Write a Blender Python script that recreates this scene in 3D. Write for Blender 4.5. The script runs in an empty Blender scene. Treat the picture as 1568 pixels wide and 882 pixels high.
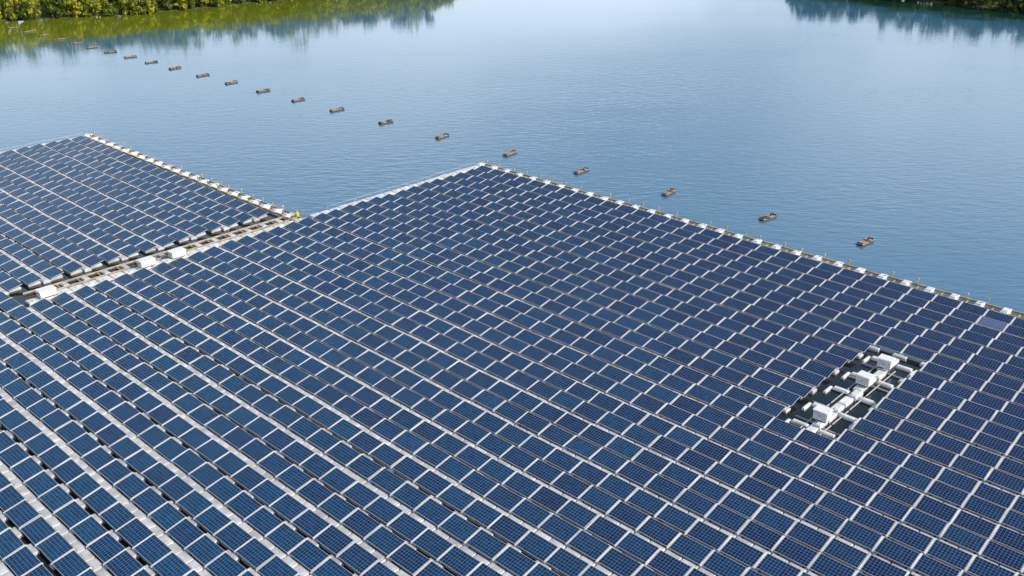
import bpy, math, random
import numpy as np
random.seed(4); rng=np.random.default_rng(4)
scene=bpy.context.scene
H=28.0
# ------------------------------------------------------------ materials
def new_mat(name):
    m=bpy.data.materials.new(name); m.use_nodes=True
    nt=m.node_tree; b=nt.nodes['Principled BSDF']; return m,nt,b
def N(nt,t,**k):
    n=nt.nodes.new(t)
    for a,v in k.items(): setattr(n,a,v)
    return n
def simple(name,col,rough=.6,metal=0,var=.15,scale=3.0,bump=0):
    m,nt,b=new_mat(name)
    geo=N(nt,'ShaderNodeNewGeometry')
    no=N(nt,'ShaderNodeTexNoise'); no.inputs['Scale'].default_value=scale; no.inputs['Detail'].default_value=5
    nt.links.new(geo.outputs['Position'],no.inputs['Vector'])
    r=N(nt,'ShaderNodeMapRange'); r.inputs['From Min'].default_value=.3; r.inputs['From Max'].default_value=.7
    r.inputs['To Min'].default_value=1-var; r.inputs['To Max'].default_value=1+var
    nt.links.new(no.outputs['Fac'],r.inputs['Value'])
    mx=N(nt,'ShaderNodeMix',data_type='RGBA',blend_type='MULTIPLY'); mx.inputs['Factor'].default_value=1
    mx.inputs[6].default_value=(*col,1)
    nt.links.new(r.outputs['Result'],mx.inputs[7]); nt.links.new(mx.outputs[2],b.inputs['Base Color'])
    b.inputs['Roughness'].default_value=rough; b.inputs['Metallic'].default_value=metal
    if bump:
        bp=N(nt,'ShaderNodeBump'); bp.inputs['Distance'].default_value=bump
        nt.links.new(no.outputs['Fac'],bp.inputs['Height']); nt.links.new(bp.outputs['Normal'],b.inputs['Normal'])
    return m
M_alu=simple('aluminium_frame',(.48,.48,.49),.45,.2,.1)
M_gap=simple('white_end_clamp_float',(.70,.69,.66),.55,0,.25,.8)
M_back=simple('panel_backsheet',(.4,.4,.4),.7)
M_float=simple('grey_float_plastic',(.50,.50,.505),.6,0,.28,1.3)
M_white=simple('white_float_plastic',(.68,.68,.67),.5,0,.2,2)
M_tan=simple('tan_mooring_beam',(.42,.30,.15),.7,0,.35,2)
M_ladder=simple('weathered_frame_beam',(.40,.33,.23),.7,0,.3,2)
M_box=simple('white_cabinet_paint',(.76,.76,.75),.4,0,.05,3)
M_dark=simple('dark_rubber',(.03,.03,.03),.7)
M_shade_sheet=simple('painted_shade_sheet',(.006,.010,.012),.15,0,.3,1)  # near-black colour that paints in the shade beneath the array
M_yel=simple('yellow_buoy_paint',(.70,.52,.03),.5)
M_wood=simple('weathered_timber',(.38,.28,.20),.8,0,.4,5)
M_wood2=simple('dark_timber',(.10,.065,.04),.8,0,.4,5)
M_bark=simple('bark',(.08,.055,.035),.9)
M_hut=simple('hut_wall',(.5,.38,.25),.8)
M_roof=simple('hut_roof',(.35,.2,.12),.7)

def pv_mat():
    m,nt,b=new_mat('solar_cells'); L=nt.links
    uv=N(nt,'ShaderNodeUVMap'); uv.uv_map='UVMap'
    sep=N(nt,'ShaderNodeSeparateXYZ'); L.new(uv.outputs[0],sep.inputs[0])
    def line(out,w,mul=1.0):
        a=N(nt,'ShaderNodeMath',operation='MULTIPLY'); a.inputs[1].default_value=mul; L.new(out,a.inputs[0])
        f=N(nt,'ShaderNodeMath',operation='FRACT'); L.new(a.outputs[0],f.inputs[0])
        s=N(nt,'ShaderNodeMath',operation='SUBTRACT'); L.new(f.outputs[0],s.inputs[0]); s.inputs[1].default_value=.5
        ab=N(nt,'ShaderNodeMath',operation='ABSOLUTE'); L.new(s.outputs[0],ab.inputs[0])
        g=N(nt,'ShaderNodeMath',operation='GREATER_THAN'); L.new(ab.outputs[0],g.inputs[0]); g.inputs[1].default_value=.5-w
        return g.outputs[0]
    lx=line(sep.outputs[0],.032); ly=line(sep.outputs[1],.032)
    mxm=N(nt,'ShaderNodeMath',operation='MAXIMUM'); L.new(lx,mxm.inputs[0]); L.new(ly,mxm.inputs[1])
    bus=line(sep.outputs[1],.02,3.0)
    at=N(nt,'ShaderNodeAttribute'); at.attribute_name='light_rnd_tone'
    ramp=N(nt,'ShaderNodeMix',data_type='RGBA'); ramp.inputs[6].default_value=(.004,.015,.066,1); ramp.inputs[7].default_value=(.005,.052,.130,1)  # navy to teal mix, carries the painted view-dependent reflection
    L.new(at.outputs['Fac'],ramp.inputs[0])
    fl=N(nt,'ShaderNodeVectorMath',operation='FLOOR'); L.new(uv.outputs[0],fl.inputs[0])
    ad=N(nt,'ShaderNodeVectorMath',operation='ADD'); L.new(fl.outputs[0],ad.inputs[0])
    cb=N(nt,'ShaderNodeCombineXYZ'); ml=N(nt,'ShaderNodeMath',operation='MULTIPLY'); ml.inputs[1].default_value=977; L.new(at.outputs['Fac'],ml.inputs[0]); L.new(ml.outputs[0],cb.inputs[2]); L.new(cb.outputs[0],ad.inputs[1])
    wn=N(nt,'ShaderNodeTexWhiteNoise'); L.new(ad.outputs[0],wn.inputs['Vector'])
    mr=N(nt,'ShaderNodeMapRange'); mr.inputs['To Min'].default_value=.70; mr.inputs['To Max'].default_value=1.30; L.new(wn.outputs['Value'],mr.inputs['Value'])
    tint=N(nt,'ShaderNodeMix',data_type='RGBA',blend_type='MULTIPLY'); tint.inputs[0].default_value=1; L.new(ramp.outputs[2],tint.inputs[6]); L.new(mr.outputs[0],tint.inputs[7])
    c1=N(nt,'ShaderNodeMix',data_type='RGBA'); L.new(bus,c1.inputs[0]); L.new(tint.outputs[2],c1.inputs[6]); c1.inputs[7].default_value=(.035,.085,.17,1)
    c2=N(nt,'ShaderNodeMix',data_type='RGBA'); L.new(mxm.outputs[0],c2.inputs[0]); L.new(c1.outputs[2],c2.inputs[6]); c2.inputs[7].default_value=(.18,.27,.38,1)
    gt=N(nt,'ShaderNodeMath',operation='GREATER_THAN'); gt.inputs[1].default_value=1.5; L.new(at.outputs['Fac'],gt.inputs[0])
    m5=N(nt,'ShaderNodeMath',operation='MULTIPLY'); m5.inputs[1].default_value=.5; L.new(gt.outputs[0],m5.inputs[0])
    c3=N(nt,'ShaderNodeMix',data_type='RGBA'); L.new(m5.outputs[0],c3.inputs[0]); L.new(c2.outputs[2],c3.inputs[6]); c3.inputs[7].default_value=(.18,.20,.34,1)
    L.new(c3.outputs[2],b.inputs['Base Color'])
    b.inputs['Roughness'].default_value=.12; b.inputs['IOR'].default_value=1.34
    return m
M_pv=pv_mat()

def water_mat():
    m,nt,b=new_mat('lake_water'); L=nt.links
    geo=N(nt,'ShaderNodeNewGeometry')
    def noise(scale,detail,rot,sx,sy):
        mp=N(nt,'ShaderNodeMapping'); mp.inputs['Rotation'].default_value=(0,0,math.radians(rot)); mp.inputs['Scale'].default_value=(sx,sy,1)
        L.new(geo.outputs['Position'],mp.inputs[0])
        n=N(nt,'ShaderNodeTexNoise'); n.inputs['Scale'].default_value=scale; n.inputs['Detail'].default_value=detail; n.inputs['Roughness'].default_value=.6
        L.new(mp.outputs[0],n.inputs['Vector']); return n
    n1=noise(1.5,3,20,.45,1.5); n2=noise(.9,2,-25,.6,1.2)
    patch=noise(.016,4,25,.5,2.0)
    pr=N(nt,'ShaderNodeMapRange'); pr.inputs['From Min'].default_value=.38; pr.inputs['From Max'].default_value=.62; pr.inputs['To Min'].default_value=.25; pr.inputs['To Max'].default_value=1.0
    L.new(patch.outputs['Fac'],pr.inputs['Value'])
    ln=N(nt,'ShaderNodeVectorMath',operation='DOT_PRODUCT'); ln.inputs[1].default_value=(-.3,1,0); L.new(geo.outputs['Position'],ln.inputs[0])
    cr=N(nt,'ShaderNodeMapRange'); cr.inputs['From Min'].default_value=80; cr.inputs['From Max'].default_value=190; cr.inputs['To Min'].default_value=1; cr.inputs['To Max'].default_value=.15
    L.new(ln.outputs['Value'],cr.inputs['Value'])
    mm=N(nt,'ShaderNodeMath',operation='MULTIPLY'); L.new(pr.outputs[0],mm.inputs[0]); L.new(cr.outputs[0],mm.inputs[1])
    ad=N(nt,'ShaderNodeMath',operation='ADD'); L.new(n1.outputs['Fac'],ad.inputs[0]); L.new(n2.outputs['Fac'],ad.inputs[1])
    bp=N(nt,'ShaderNodeBump'); bp.inputs['Distance'].default_value=.042
    L.new(mm.outputs[0],bp.inputs['Strength']); L.new(ad.outputs[0],bp.inputs['Height']); L.new(bp.outputs['Normal'],b.inputs['Normal'])
    def bank_reflection(nx,ny,px,py,d0,d1):  # mask for tree reflections painted along a shoreline
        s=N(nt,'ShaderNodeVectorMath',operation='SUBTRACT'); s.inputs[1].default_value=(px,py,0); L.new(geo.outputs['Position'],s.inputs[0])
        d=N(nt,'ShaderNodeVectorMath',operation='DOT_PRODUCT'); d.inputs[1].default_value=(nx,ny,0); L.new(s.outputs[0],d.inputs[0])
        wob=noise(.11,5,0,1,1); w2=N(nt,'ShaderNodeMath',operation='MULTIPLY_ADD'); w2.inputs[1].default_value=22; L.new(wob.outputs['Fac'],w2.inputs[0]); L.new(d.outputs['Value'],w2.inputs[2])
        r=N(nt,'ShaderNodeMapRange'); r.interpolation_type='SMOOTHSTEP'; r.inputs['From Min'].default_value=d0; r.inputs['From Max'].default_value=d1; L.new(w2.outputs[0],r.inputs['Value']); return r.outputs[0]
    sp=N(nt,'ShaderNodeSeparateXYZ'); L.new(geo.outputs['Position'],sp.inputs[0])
    bl=bank_reflection(-.548,.837,-96,180,-24,-6); br=bank_reflection(.697,.717,105,194,-12,2)
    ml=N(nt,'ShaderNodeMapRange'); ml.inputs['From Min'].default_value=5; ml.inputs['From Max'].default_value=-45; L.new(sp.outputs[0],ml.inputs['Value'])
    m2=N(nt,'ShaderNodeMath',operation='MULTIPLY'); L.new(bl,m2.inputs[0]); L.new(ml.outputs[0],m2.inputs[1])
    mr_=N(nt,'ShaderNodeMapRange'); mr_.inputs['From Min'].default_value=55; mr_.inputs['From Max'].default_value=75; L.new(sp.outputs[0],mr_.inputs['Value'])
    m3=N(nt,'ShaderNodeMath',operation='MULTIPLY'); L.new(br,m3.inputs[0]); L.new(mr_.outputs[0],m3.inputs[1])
    c1=N(nt,'ShaderNodeMix',data_type='RGBA'); c1.inputs[6].default_value=(.050,.155,.260,1); c1.inputs[7].default_value=(.14,.17,.012,1); L.new(m2.outputs[0],c1.inputs[0])  # yellow-green mix paints the left bank trees' reflection into the water colour
    c2=N(nt,'ShaderNodeMix',data_type='RGBA'); c2.inputs[7].default_value=(.008,.040,.025,1); L.new(m3.outputs[0],c2.inputs[0]); L.new(c1.outputs[2],c2.inputs[6])  # dark green mix paints the right bank trees' reflection
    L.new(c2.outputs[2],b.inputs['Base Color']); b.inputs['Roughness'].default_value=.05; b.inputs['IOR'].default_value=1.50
    return m
M_water=water_mat()

def leaf_mat():
    m,nt,b=new_mat('foliage'); L=nt.links
    at=N(nt,'ShaderNodeAttribute'); at.attribute_name='light_rnd_tone'
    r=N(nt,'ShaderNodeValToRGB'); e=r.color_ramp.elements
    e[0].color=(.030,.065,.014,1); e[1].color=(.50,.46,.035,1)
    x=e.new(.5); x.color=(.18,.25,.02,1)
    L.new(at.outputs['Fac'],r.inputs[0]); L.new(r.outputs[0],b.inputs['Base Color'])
    b.inputs['Roughness'].default_value=.7
    tr=N(nt,'ShaderNodeBsdfTranslucent'); L.new(r.outputs[0],tr.inputs[0])
    ms=N(nt,'ShaderNodeMixShader'); ms.inputs[0].default_value=.35
    out=nt.nodes['Material Output']
    L.new(b.outputs[0],ms.inputs[1]); L.new(tr.outputs[0],ms.inputs[2]); L.new(ms.outputs[0],out.inputs[0])
    return m
M_leaf=leaf_mat()
M_ground=simple('bank_grass',(.07,.09,.02),.95,0,.4,.3,.3)

# ------------------------------------------------------------ mesh helpers
class T:
    def __init__(s): s.v=[];s.f=[];s.m=[];s.uv=[]
    def quad(s,ids,mat,uv=None):
        s.f.append(ids); s.m.append(mat); s.uv.append(uv or [(0,0)]*4)
    def cbox(s,cx,cy,z0,z1,lx,ly,mat=0,c=.04,tilt=0):
        b=len(s.v); hx,hy=lx/2,ly/2
        for z,i in ((z0,0),(z1-c,0),(z1,c)):
            for sx,sy in ((-1,-1),(1,-1),(1,1),(-1,1)):
                s.v.append((cx+sx*(hx-i),cy+sy*(hy-i),z))
        for k in range(4):
            n=(k+1)%4
            s.quad([b+k,b+n,b+4+n,b+4+k],mat); s.quad([b+4+k,b+4+n,b+8+n,b+8+k],mat)
        s.quad([b+8,b+9,b+10,b+11],mat); s.quad([b+3,b+2,b+1,b],mat); return s
    def tube(s,p,q,r,mat=0,n=6,r2=None):
        p=np.array(p,float);q=np.array(q,float);d=q-p;d/=np.linalg.norm(d)
        u=np.cross(d,(0,0,1) if abs(d[2])<.9 else (1,0,0));u/=np.linalg.norm(u);w=np.cross(d,u);b=len(s.v)
        for c,rr in ((p,r),(q,r if r2 is None else r2)):
            for k in range(n):
                a=2*math.pi*k/n; s.v.append(tuple(c+rr*(math.cos(a)*u+math.sin(a)*w)))
        for k in range(n):
            j=(k+1)%n; s.quad([b+k,b+j,b+n+j,b+n+k],mat)
        for k in range(0,n-2,2):
            s.quad([b+n,b+n+k+1,b+n+k+2,b+n+(k+3)%n],mat)
        return s
def build(name,t,pos=None,yaw=None,pitch=None,mats=(),light_rnd_tone=None,parent=None):
    v=np.array(t.v,float); f=np.array(t.f,int); mi=np.array(t.m,int); uv=np.array(t.uv,float)
    if pos is None: pos=np.zeros((1,3))
    pos=np.array(pos,float); M=len(pos)
    yaw=np.zeros(M) if yaw is None else yaw; pitch=np.zeros(M) if pitch is None else pitch
    V=np.repeat(v[None],M,0)
    cp,sp=np.cos(pitch)[:,None],np.sin(pitch)[:,None]
    y,z=V[:,:,1].copy(),V[:,:,2].copy(); V[:,:,1]=y*cp-z*sp; V[:,:,2]=y*sp+z*cp
    c,s=np.cos(yaw)[:,None],np.sin(yaw)[:,None]
    x,y=V[:,:,0].copy(),V[:,:,1].copy(); V[:,:,0]=x*c-y*s; V[:,:,1]=x*s+y*c
    V+=pos[:,None,:]
    F=(f[None]+(np.arange(M)*len(v))[:,None,None]).reshape(-1)
    nf=len(f)*M
    me=bpy.data.meshes.new(name)
    me.vertices.add(len(v)*M); me.vertices.foreach_set('co',V.reshape(-1))
    me.loops.add(nf*4); me.loops.foreach_set('vertex_index',F)
    me.polygons.add(nf); me.polygons.foreach_set('loop_start',np.arange(nf)*4)
    for m in mats: me.materials.append(m)
    me.polygons.foreach_set('material_index',np.tile(mi,M))
    me.polygons.foreach_set('use_smooth',np.zeros(nf,dtype=bool))
    me.update(calc_edges=True)
    u=me.uv_layers.new(name='UVMap'); u.data.foreach_set('uv',np.tile(uv.reshape(-1),M))
    if light_rnd_tone is not None:
        a=me.attributes.new('light_rnd_tone','FLOAT','FACE'); a.data.foreach_set('value',np.repeat(light_rnd_tone,len(f)))
    me.validate()
    o=bpy.data.objects.new(name,me); scene.collection.objects.link(o)
    if parent: o.parent=parent
    return o
ANG=math.atan2(-.6844,.7291); OX,OY=-.0972*H,3.3051*H
def empty(name,z=0):
    e=bpy.data.objects.new(name,None); scene.collection.objects.link(e); e.location=(OX,OY,z); e.rotation_euler=(0,0,ANG); e.empty_display_size=.5; return e
def toW(a,b):
    c,s=math.cos(ANG),math.sin(ANG); return (OX+a*c+b*s, OY+a*s-b*c)

# ------------------------------------------------------------ panels layout  (x=a , y=-b)
PA=1.705; BEND=21.66; SEAM_END=45.0; LA=-38.9
P0,P1=1.36,1.56
rows=[]; bb=1.85; k=0
while bb<80:
    gap=.06 if k%16==10 else 0
    rows.append((bb,k,gap)); bb+= (P0 if k%2==0 else P1)+gap
    k+=1
A0=46.9-PA/2-26*PA
cols=[A0+i*PA for i in range(-24,46)]
pan=[];walk=[];pads=[];rn=[]
def present(a,b):
    if a>.8:
        if abs(a-46.9)<1.6 and 11.9<b<23.6: return False
        return True
    if b<BEND+1.2 or a<LA+1.2: return False
    if b<SEAM_END: return a<-2.3
    return True
best=min(rows,key=lambda r:abs(r[0]-3.9))[0]
for b,k,gap in rows:
    for a in cols:
        if not present(a,b): continue
        pan.append((a,-b,0)); r=min(1,max(0,.45+(b-a)/85+rng.normal(0,.14)))  # hue drift across the array paints in view-dependent reflection, plus random variation
        if abs(a-50.2)<.85 and b==best: r=2.0
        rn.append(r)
        if k%2==1: walk.append((a,-(b+P1/2),0))
        elif rng.random()<(.8 if gap else .97): pads.append((a-PA/2,-(b+P0/2),0))
pan=np.array(pan);rn=np.array(rn);walk=np.array(walk);pads=np.array(pads)
def bob(p): return .02*np.sin(p[:,0]*.35+p[:,1]*.21)+.02*np.sin(p[:,1]*.6)
def sway(p):  # rows are pushed slightly out of line by wind and mooring
    q=p.copy(); q[:,0]+=.12*np.sin(p[:,1]*.13+1)+.06*np.sin(p[:,1]*.9); q[:,1]+=.12*np.sin(p[:,0]*.11)+.03*np.sin(p[:,0]*.7+p[:,1]*.1); return q
array=empty('floating_solar_array')
t=T(); TW,TL,fr,th=1.01,1.60,.018,.04
hx,hy=TL/2,TW/2
o=[(-hx,-hy),(hx,-hy),(hx,hy),(-hx,hy)]; i_=[(-hx+fr,-hy+fr),(hx-fr,-hy+fr),(hx-fr,hy-fr),(-hx+fr,hy-fr)]
t.v=[(x,y,th) for x,y in o]+[(x,y,th) for x,y in i_]+[(x,y,0) for x,y in o]+[(x,y,th-.004) for x,y in i_]
for q in range(4):
    n=(q+1)%4
    t.quad([q,n,4+n,4+q],1); t.quad([8+q,8+n,n,q],1)
    t.quad([4+q,4+n,12+n,12+q],1)
t.quad([12,13,14,15],0,[(0,0),(10,0),(10,6),(0,6)])
t.quad([11,10,9,8],2)
t.cbox(-PA/2,0,-.03,.035,.09,1.10,3,.01)
TILT=math.radians(11)
M=len(pan); jit=sway(pan); jit[:,2]=.34+bob(pan)+rng.normal(0,.008,M); jit[:,0]+=rng.normal(0,.006,M); jit[:,1]+=rng.normal(0,.014,M)
build('solar_panels',t,jit,yaw=rng.normal(0,.003,M),pitch=TILT+rng.normal(0,.015,M),mats=(M_pv,M_alu,M_back,M_gap),light_rnd_tone=rn,parent=array)
t=T(); t.cbox(0,0,-.06,.20,1.15,.86,0,.06)
t.cbox(-PA/2,.0,-.05,.18,.36,1.14,1,.05)
p=sway(pan); p[:,2]=bob(pan)
build('main_floats',t,p,yaw=rng.normal(0,.003,M),mats=(M_float,M_gap),parent=array)
t=T(); t.cbox(-.42,0,-.06,.19,.81,.52,0,.05); t.cbox(.42,0,-.06,.19,.81,.52,0,.05)
for q in (-.42,.42): t.cbox(q,0,.19,.205,.5,.3,0,.008)
p=sway(walk); p[:,2]=bob(walk)+rng.normal(0,.006,len(p))
build('walkway_floats',t,p,yaw=rng.normal(0,.006,len(p)),mats=(M_float,),parent=array)
t=T(); t.cbox(0,0,-.06,.19,.85,.36,0,.05); t.tube((.42,-.10,.12),(PA-.42,-.10,.12),.018,1)
p=sway(pads); p[:,2]=bob(pads); 
build('connector_floats',t,p,yaw=rng.normal(0,.015,len(p)),mats=(M_float,M_dark),parent=array)
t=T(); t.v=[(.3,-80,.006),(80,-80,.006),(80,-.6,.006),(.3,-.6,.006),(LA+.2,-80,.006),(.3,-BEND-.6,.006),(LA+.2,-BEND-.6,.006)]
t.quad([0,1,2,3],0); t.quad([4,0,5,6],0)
build('painted_shade_under_deck',t,mats=(M_shade_sheet,),parent=array)  # added dark sheet just above the lake, stands in for shade

# ------------------------------------------------------------ perimeter
def edge_frame(name,a0,a1,b,parent):
    n=int((a1-a0)/PA); t=T()
    t.cbox(0,0,-.08,.30,.55,1.0,0,.06)
    t.cbox(.0,-.16,.30,.36,.40,.30,0,.02)
    pos=[(a0+i*PA,-(b+.5)+rng.normal(0,.02),rng.normal(0,.01)) for i in range(n+1)]
    t.cbox(PA/2,.40,.10,.26,PA-.01,.12,1,.02); t.cbox(PA/2,-.42,.10,.26,PA-.01,.12,1,.02)
    t.cbox(PA/2,.0,.06,.16,.10,.8,1,.02)
    build(name,t,pos,yaw=rng.normal(0,.02,len(pos)),mats=(M_white,M_tan,M_wood),parent=parent)
    t=T(); t.tube((0,0,.1),(0,0,.62),.03,0); t.cbox(0,0,.5,.64,.13,.13,1,.03)
    pos=[(a0+i*PA+.5+rng.normal(0,.15),-(b+.08),rng.normal(0,.05)) for i in range(0,n+1) if rng.random()<.85]
    build(name+'_posts',t,pos,mats=(M_alu,M_tan),parent=parent)
def edge_walk(name,a,b0,b1,parent,w=.85,rail=True,side=-1):
    L=1.0; n=int((b1-b0)/L); t=T(); t.cbox(0,0,-.08,.22,w,L-.06,0,.05); t.cbox(0,0,.22,.25,w*.5,.3,0,.02)
    pos=[(a+rng.normal(0,.02),-(b0+.5+i*L),rng.normal(0,.012)) for i in range(n)]
    build(name,t,pos,yaw=rng.normal(0,.015,n),mats=(M_white,),parent=parent)
    if rail:
        t=T(); t.tube((0,0,.1),(0,0,.5),.022,0); t.tube((0,0,.46),(0,3,.46),.008,0)
        pos=[(a+side*(w/2+.05),-(b0+3+i*3),0) for i in range(int((b1-b0)/3))]
        build(name+'_rope',t,pos,mats=(M_alu,),parent=parent)
edge_frame('far_edge_frame',0,80,0,array)
edge_walk('side_edge_walkway',.25,1.0,BEND,array)
edge_walk('seam_walkway',.25,BEND,SEAM_END,array,rail=False)
edge_frame('inner_edge_frame',LA,-.8,BEND,array)
edge_walk('outer_edge_walkway',LA+.2,BEND+1,80,array)
n=int((SEAM_END-BEND)/1.5); t=T()
t.cbox(-.55,0,.08,.20,.10,1.49,0,.02); t.cbox(.45,0,.08,.20,.10,1.49,0,.02); t.cbox(-.05,0,.06,.16,.86,.10,0,.02); t.cbox(-.05,.5,-.08,.18,.70,.45,1,.05)
build('seam_ladder_frame',t,[(-1.0,-(BEND+.8+i*1.5),0) for i in range(n)],mats=(M_ladder,M_float),parent=array)

# ------------------------------------------------------------ cabinets
def cabinet(name,a,b,s=1.0,yaw=0,z=.28,lx=.95,ly=.72,h=.62):
    e=bpy.data.objects.new(name,None); scene.collection.objects.link(e); x,y=toW(a,b); e.location=(x,y,z); e.rotation_euler=(0,0,ANG+yaw)
    lx*=s;ly*=s;h*=s
    t=T(); t.cbox(0,0,.08,.08+h,lx,ly,0,.02)
    build('body',t,mats=(M_box,),parent=e)
    t=T(); t.cbox(0,0,.08+h,.13+h,lx+.1,ly+.1,0,.02); build('roof',t,mats=(M_box,),parent=e)
    t=T(); 
    for q in (-1,1): t.cbox(q*lx*.24,-ly/2-.008,.13,.03+h,lx*.43,.02,0,.005)
    build('doors',t,mats=(M_float,),parent=e)
    t=T(); t.cbox(-.02,-ly/2-.03,.3,.4,.03,.03,0,.005);t.cbox(.0,0,0,.08,lx*.85,ly*.85,0,.02); build('handle_and_plinth',t,mats=(M_dark,),parent=e)
for b,w_ in ((13.6,.05),(16.4,-.06),(21.6,.03)): cabinet('inverter_cabinet',46.9,b,.82,yaw=w_)
for b in (1.281*H,1.1925*H,1.5446*H): cabinet('combiner_box',.2,b,1,z=.22,lx=.7,ly=1.1,h=.42)
t=T(); c=46.9
for i in range(11):
    b=12.4+i*1.05; t.cbox(c+rng.normal(0,.06),-b,-.08,.24,.50,.94,0,.06)
    if i%2: t.cbox(c+.15,-b-.3,.24,.34,.3,.4,0,.03)
for i in range(5):
    b=12.7+i*2.45
    for s in (-1,1):
        o_=rng.normal(0,.12)
        t.cbox(c+s*.78,-b-o_,-.08,.20,.90,.30,0,.06); t.cbox(c+s*1.38,-b-.45-o_,-.08,.17,.18,.85,0,.05)
for i in range(5):
    b=13.8+i*2.05
    for s in (-1,1):
        t.cbox(c+s*.75,-b-.1*s,.05,.12,1.2,.06,2,.01); t.cbox(c+s*.55,-b-.5,.06,.13,.05,1.9,2,.01)
pl=build('inverter_platform',t,mats=(M_white,M_dark,M_alu)); pl.location=(OX,OY,0); pl.rotation_euler=(0,0,ANG)
mk=empty('yellow_marker_buoy'); x,y=toW(-.6,BEND+.2); mk.location=(x,y,.2)
t=T(); t.tube((0,0,0),(0,0,.3),.15,0,10,.15); t.tube((0,0,.3),(0,0,.42),.15,0,10,.05); build('float_body',t,mats=(M_yel,),parent=mk)
t=T(); t.tube((0,0,.42),(0,0,.6),.03,0); build('mast',t,mats=(M_yel,),parent=mk)

# ------------------------------------------------------------ boom floats
aL=[1.316,1.011,.656,.30,-.03,-.386,-.716,-1.033,-1.31,-1.58,-1.845,-2.1,-2.365,-2.6,-2.82,-3.04,-3.25,-3.45,-3.66,-3.87,-4.08,-4.3]
bx=[1.316,.656,-.03,-1.033,-2.365,-3.45,-4.3]; by=[-.203,-.187,-.1635,-.1406,-.122,-.097,-.08]
for a in aL:
    b=np.interp(-a,[-q for q in bx],by)
    t=T(); 
    t.cbox(0,-.18,-.1,.11,1.8,.18,2,.05); t.cbox(0,.18,-.1,.11,1.8,.18,2,.05)
    for i in range(6): t.cbox(-.78+i*.31,random.uniform(-.02,.02),.115,.17,.27,.58,0 if random.random()<.8 else 2,.02)
    t.cbox(-.80,0,.17,.24,.10,.5,2,.02); t.cbox(.80,0,.17,.24,.10,.5,2,.02)
    t.tube((.35,0,.17),(.35,0,.30),.06,1,8)
    o=build('mooring_raft',t,mats=(M_wood,M_dark,M_wood2)); x,y=toW(a*H,b*H); o.location=(x,y,0); o.rotation_euler=(0,0,math.atan2(.729,.684)+random.uniform(-.15,.15))
    
# ------------------------------------------------------------ terrain and water
def hgt(x,y):
    dl=np.minimum((x+96)*(-.548)+(y-180)*.837, (-14-x)+(y-231)*.1)
    dr=np.minimum((x-105)*.697+(y-194)*.717, (x-66)+(y-232)*-.1)
    df=y-620; ds=-60-y; dw=-190-x; de=x-200
    w=3*np.sin(x*.11+y*.05)+2*np.sin(x*.23-y*.17)
    d=np.maximum.reduce([dl,dr,df+0*x,ds+0*x,dw+0*y,de+0*y])+w*.5
    return d
G=280; ext=1500
g=np.linspace(-1,1,G); g=np.sign(g)*np.abs(g)**1.8*ext
X,Y=np.meshgrid(g,g+170); D=hgt(X,Y)
Z=np.where(D>0,np.minimum(D*.12,1.5)+np.clip(D-20,0,300)*.03,np.maximum(D*.3,-4))
me=bpy.data.meshes.new('terrain'); vs=np.stack([X,Y,Z],-1).reshape(-1,3)
fs=[(j*G+i,j*G+i+1,(j+1)*G+i+1,(j+1)*G+i) for j in range(G-1) for i in range(G-1)]
me.from_pydata(vs.tolist(),[],fs); me.materials.append(M_ground)
for pol in me.polygons: pol.use_smooth=True
o=bpy.data.objects.new('terrain',me); scene.collection.objects.link(o)
t=T(); t.v=[(-1500,-1350,0),(1500,-1350,0),(1500,1650,0),(-1500,1650,0)]; t.quad([0,1,2,3],0)
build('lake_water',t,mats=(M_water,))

# ------------------------------------------------------------ trees
def forest(name,pts,hmin,hmax,leaves=300,painted_sun=0):
    P=[];C=[];bark=T()
    for (x,y,z) in pts:
        h=random.uniform(hmin,hmax); r=h*random.uniform(.26,.4); tone=random.uniform(.0,.75)+painted_sun
        bark.tube((x,y,z-.3),(x+random.uniform(-.3,.3),y,z+h*.65),.18,0,5,.06)
        for l in range(3):
            a=random.uniform(0,6.3); bark.tube((x,y,z+h*.35),(x+math.cos(a)*r*.7,y+math.sin(a)*r*.7,z+h*.6),.07,0,4,.03)
        nl=random.randint(7,11); per=leaves//nl
        for l in range(nl):
            a=random.uniform(0,6.3); rr=r*random.uniform(.2,.8); zz=random.uniform(.08,.88)
            shrink=1-.5*max(0,zz-.5)
            cx,cy,cz=x+math.cos(a)*rr*shrink,y+math.sin(a)*rr*shrink,z+h*zz; lr=r*random.uniform(.32,.55)
            d=rng.normal(size=(per,3)); d/=np.linalg.norm(d,axis=1)[:,None]; d*= (lr*rng.uniform(.55,1.1,per))[:,None]; d[:,2]*=.75
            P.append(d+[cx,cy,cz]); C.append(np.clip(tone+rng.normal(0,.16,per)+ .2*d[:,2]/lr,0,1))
    P=np.concatenate(P);C=np.concatenate(C);n=len(P)
    u=rng.normal(size=(n,3));u/=np.linalg.norm(u,axis=1)[:,None]; w=np.cross(u,rng.normal(size=(n,3)));w/=np.linalg.norm(w,axis=1)[:,None]
    s=rng.uniform(.18,.42,n)[:,None]
    V=np.stack([P-u*s,P-w*s*.6,P+u*s,P+w*s*.6],1).reshape(-1,3)
    me=bpy.data.meshes.new(name); me.vertices.add(4*n); me.vertices.foreach_set('co',V.reshape(-1))
    me.loops.add(4*n); me.loops.foreach_set('vertex_index',np.arange(4*n)); me.polygons.add(n); me.polygons.foreach_set('loop_start',np.arange(n)*4)
    me.update(calc_edges=True); a=me.attributes.new('light_rnd_tone','FLOAT','FACE'); a.data.foreach_set('value',C); me.materials.append(M_leaf); me.validate()
    root=bpy.data.objects.new(name,None); scene.collection.objects.link(root)
    o=bpy.data.objects.new('foliage',me); scene.collection.objects.link(o); o.parent=root
    build('trunks',bark,mats=(M_bark,),parent=root)
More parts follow.
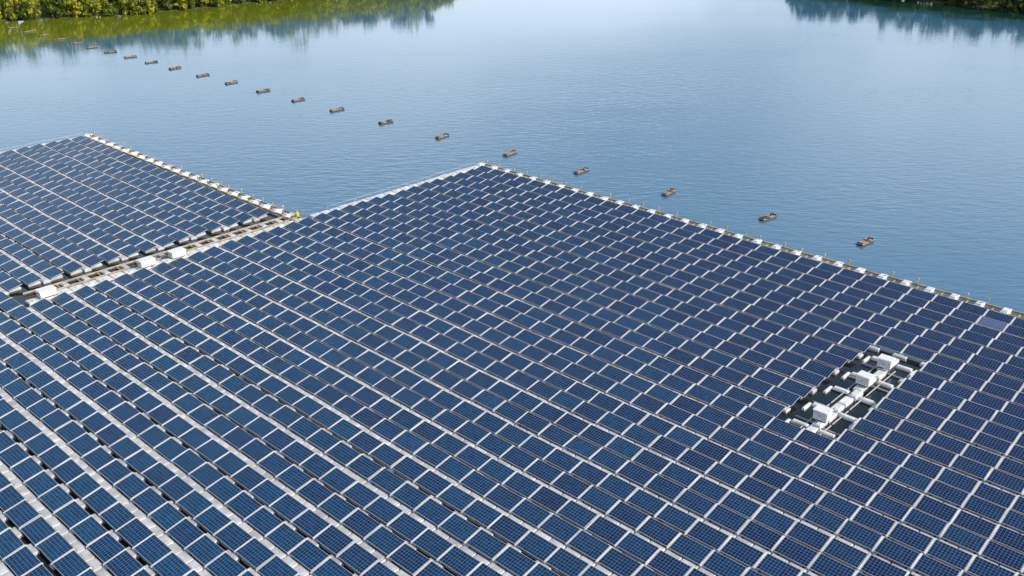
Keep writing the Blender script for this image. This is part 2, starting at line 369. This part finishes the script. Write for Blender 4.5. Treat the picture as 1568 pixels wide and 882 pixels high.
def scatter(x0,x1,y0,y1,dmin,dmax,n):
    out=[]; tries=0
    while len(out)<n and tries<200000:
        tries+=1
        x=random.uniform(x0,x1);y=random.uniform(y0,y1); d=float(hgt(np.array(x),np.array(y)))
        if abs(x+89)<2.5 and 5<d<14: continue
        if dmin<d<dmax: out.append((x,y,min(d*.12,1.5)+max(0,d-20)*.03))
    return out
forest('shore_bushes',scatter(-140,0,130,330,-.3,2.5,280),1.8,4.4,240,.25)
forest('shore_bushes',scatter(-140,0,130,330,2,7,230),3,6.5,280,.25)
forest('distant_trees',scatter(-140,0,130,330,5,16,210),6,9.5,380,.15)
forest('distant_trees',scatter(-140,0,130,350,16,40,120),8,12,300,.1)
forest('shore_bushes',scatter(60,150,130,330,-.5,3,260),2.5,5,260,-.3)  # darker leaves from here on: shade of the right bank painted in
forest('distant_trees',scatter(60,150,130,340,2,24,260),5,8,380,-.3)

hut=bpy.data.objects.new('shore_hut',None); scene.collection.objects.link(hut); hut.location=(-89,200,1.2); hut.rotation_euler=(0,0,math.radians(33))
t=T(); t.cbox(0,0,-1.2,2.4,3.6,3,0,.02); build('walls',t,mats=(M_hut,),parent=hut)
t=T(); t.v=[(-2.1,-1.9,2.4),(2.1,-1.9,2.4),(2.1,0,3.5),(-2.1,0,3.5),(2.1,1.9,2.4),(-2.1,1.9,2.4)]; t.quad([0,1,2,3],0); t.quad([3,2,4,5],0); build('roof',t,mats=(M_roof,),parent=hut)
t=T(); t.cbox(-.7,-1.51,-.3,1.8,.9,.04,0,.01); t.cbox(.9,-1.51,.8,1.7,.9,.04,0,.01); build('door_and_window',t,mats=(M_dark,),parent=hut)

# ------------------------------------------------------------ light
az=math.radians(108); el=math.radians(34)
w=bpy.data.worlds.new('World'); scene.world=w; w.use_nodes=True; nt=w.node_tree; L=nt.links
sky=nt.nodes.new('ShaderNodeTexSky'); sky.sky_type='NISHITA'; sky.sun_disc=False; sky.sun_elevation=el; sky.sun_rotation=az
sky.air_density=1.0; sky.dust_density=.8; sky.ozone_density=1.6
tc=N(nt,'ShaderNodeTexCoord'); sp=N(nt,'ShaderNodeSeparateXYZ'); L.new(tc.outputs['Generated'],sp.inputs[0])
mp=N(nt,'ShaderNodeMapping'); mp.inputs['Scale'].default_value=(1,1,3.5); L.new(tc.outputs['Generated'],mp.inputs[0])
no=N(nt,'ShaderNodeTexNoise'); no.inputs['Scale'].default_value=3.0; no.inputs['Detail'].default_value=6; no.inputs['Roughness'].default_value=.55; L.new(mp.outputs[0],no.inputs['Vector'])
mr=N(nt,'ShaderNodeMapRange'); mr.interpolation_type='SMOOTHSTEP'; mr.inputs['From Min'].default_value=.32; mr.inputs['From Max'].default_value=.58; mr.inputs['To Min'].default_value=.38; L.new(no.outputs['Fac'],mr.inputs['Value'])
me_=N(nt,'ShaderNodeMapRange'); me_.interpolation_type='SMOOTHSTEP'; me_.inputs['From Min'].default_value=.08; me_.inputs['From Max'].default_value=.54; me_.inputs['To Min'].default_value=1.0; me_.inputs['To Max'].default_value=.04; L.new(sp.outputs[2],me_.inputs['Value'])
mu=N(nt,'ShaderNodeMath',operation='MULTIPLY'); L.new(mr.outputs[0],mu.inputs[0]); L.new(me_.outputs[0],mu.inputs[1])
mx=N(nt,'ShaderNodeMix',data_type='RGBA'); L.new(mu.outputs[0],mx.inputs[0]); L.new(sky.outputs[0],mx.inputs[6]); mx.inputs[7].default_value=(8.9,10.1,11.5,1)
bg=nt.nodes['Background']; bg.inputs['Strength'].default_value=.15
L.new(mx.outputs[2],bg.inputs[0])
sl=bpy.data.lights.new('sun','SUN'); sl.energy=4.6; sl.angle=math.radians(.5); sl.color=(1,.90,.77)
so=bpy.data.objects.new('sun',sl); scene.collection.objects.link(so)
from mathutils import Vector
dv=Vector((math.sin(az)*math.cos(el),math.cos(az)*math.cos(el),math.sin(el)))
so.rotation_euler=dv.to_track_quat('Z','Y').to_euler(); so.location=(60,60,80)
# ------------------------------------------------------------ camera
cd=bpy.data.cameras.new('camera'); cd.sensor_width=36; cd.lens=36*1480/1568; cd.clip_end=5000; cd.clip_start=.5
co=bpy.data.objects.new('camera',cd); scene.collection.objects.link(co); co.location=(0,0,H); co.rotation_euler=(math.radians(90-24.07),0,0)
scene.camera=co
scene.view_settings.view_transform='Standard'; scene.view_settings.look='None'; scene.view_settings.exposure=0
print('PANELS',len(pan))
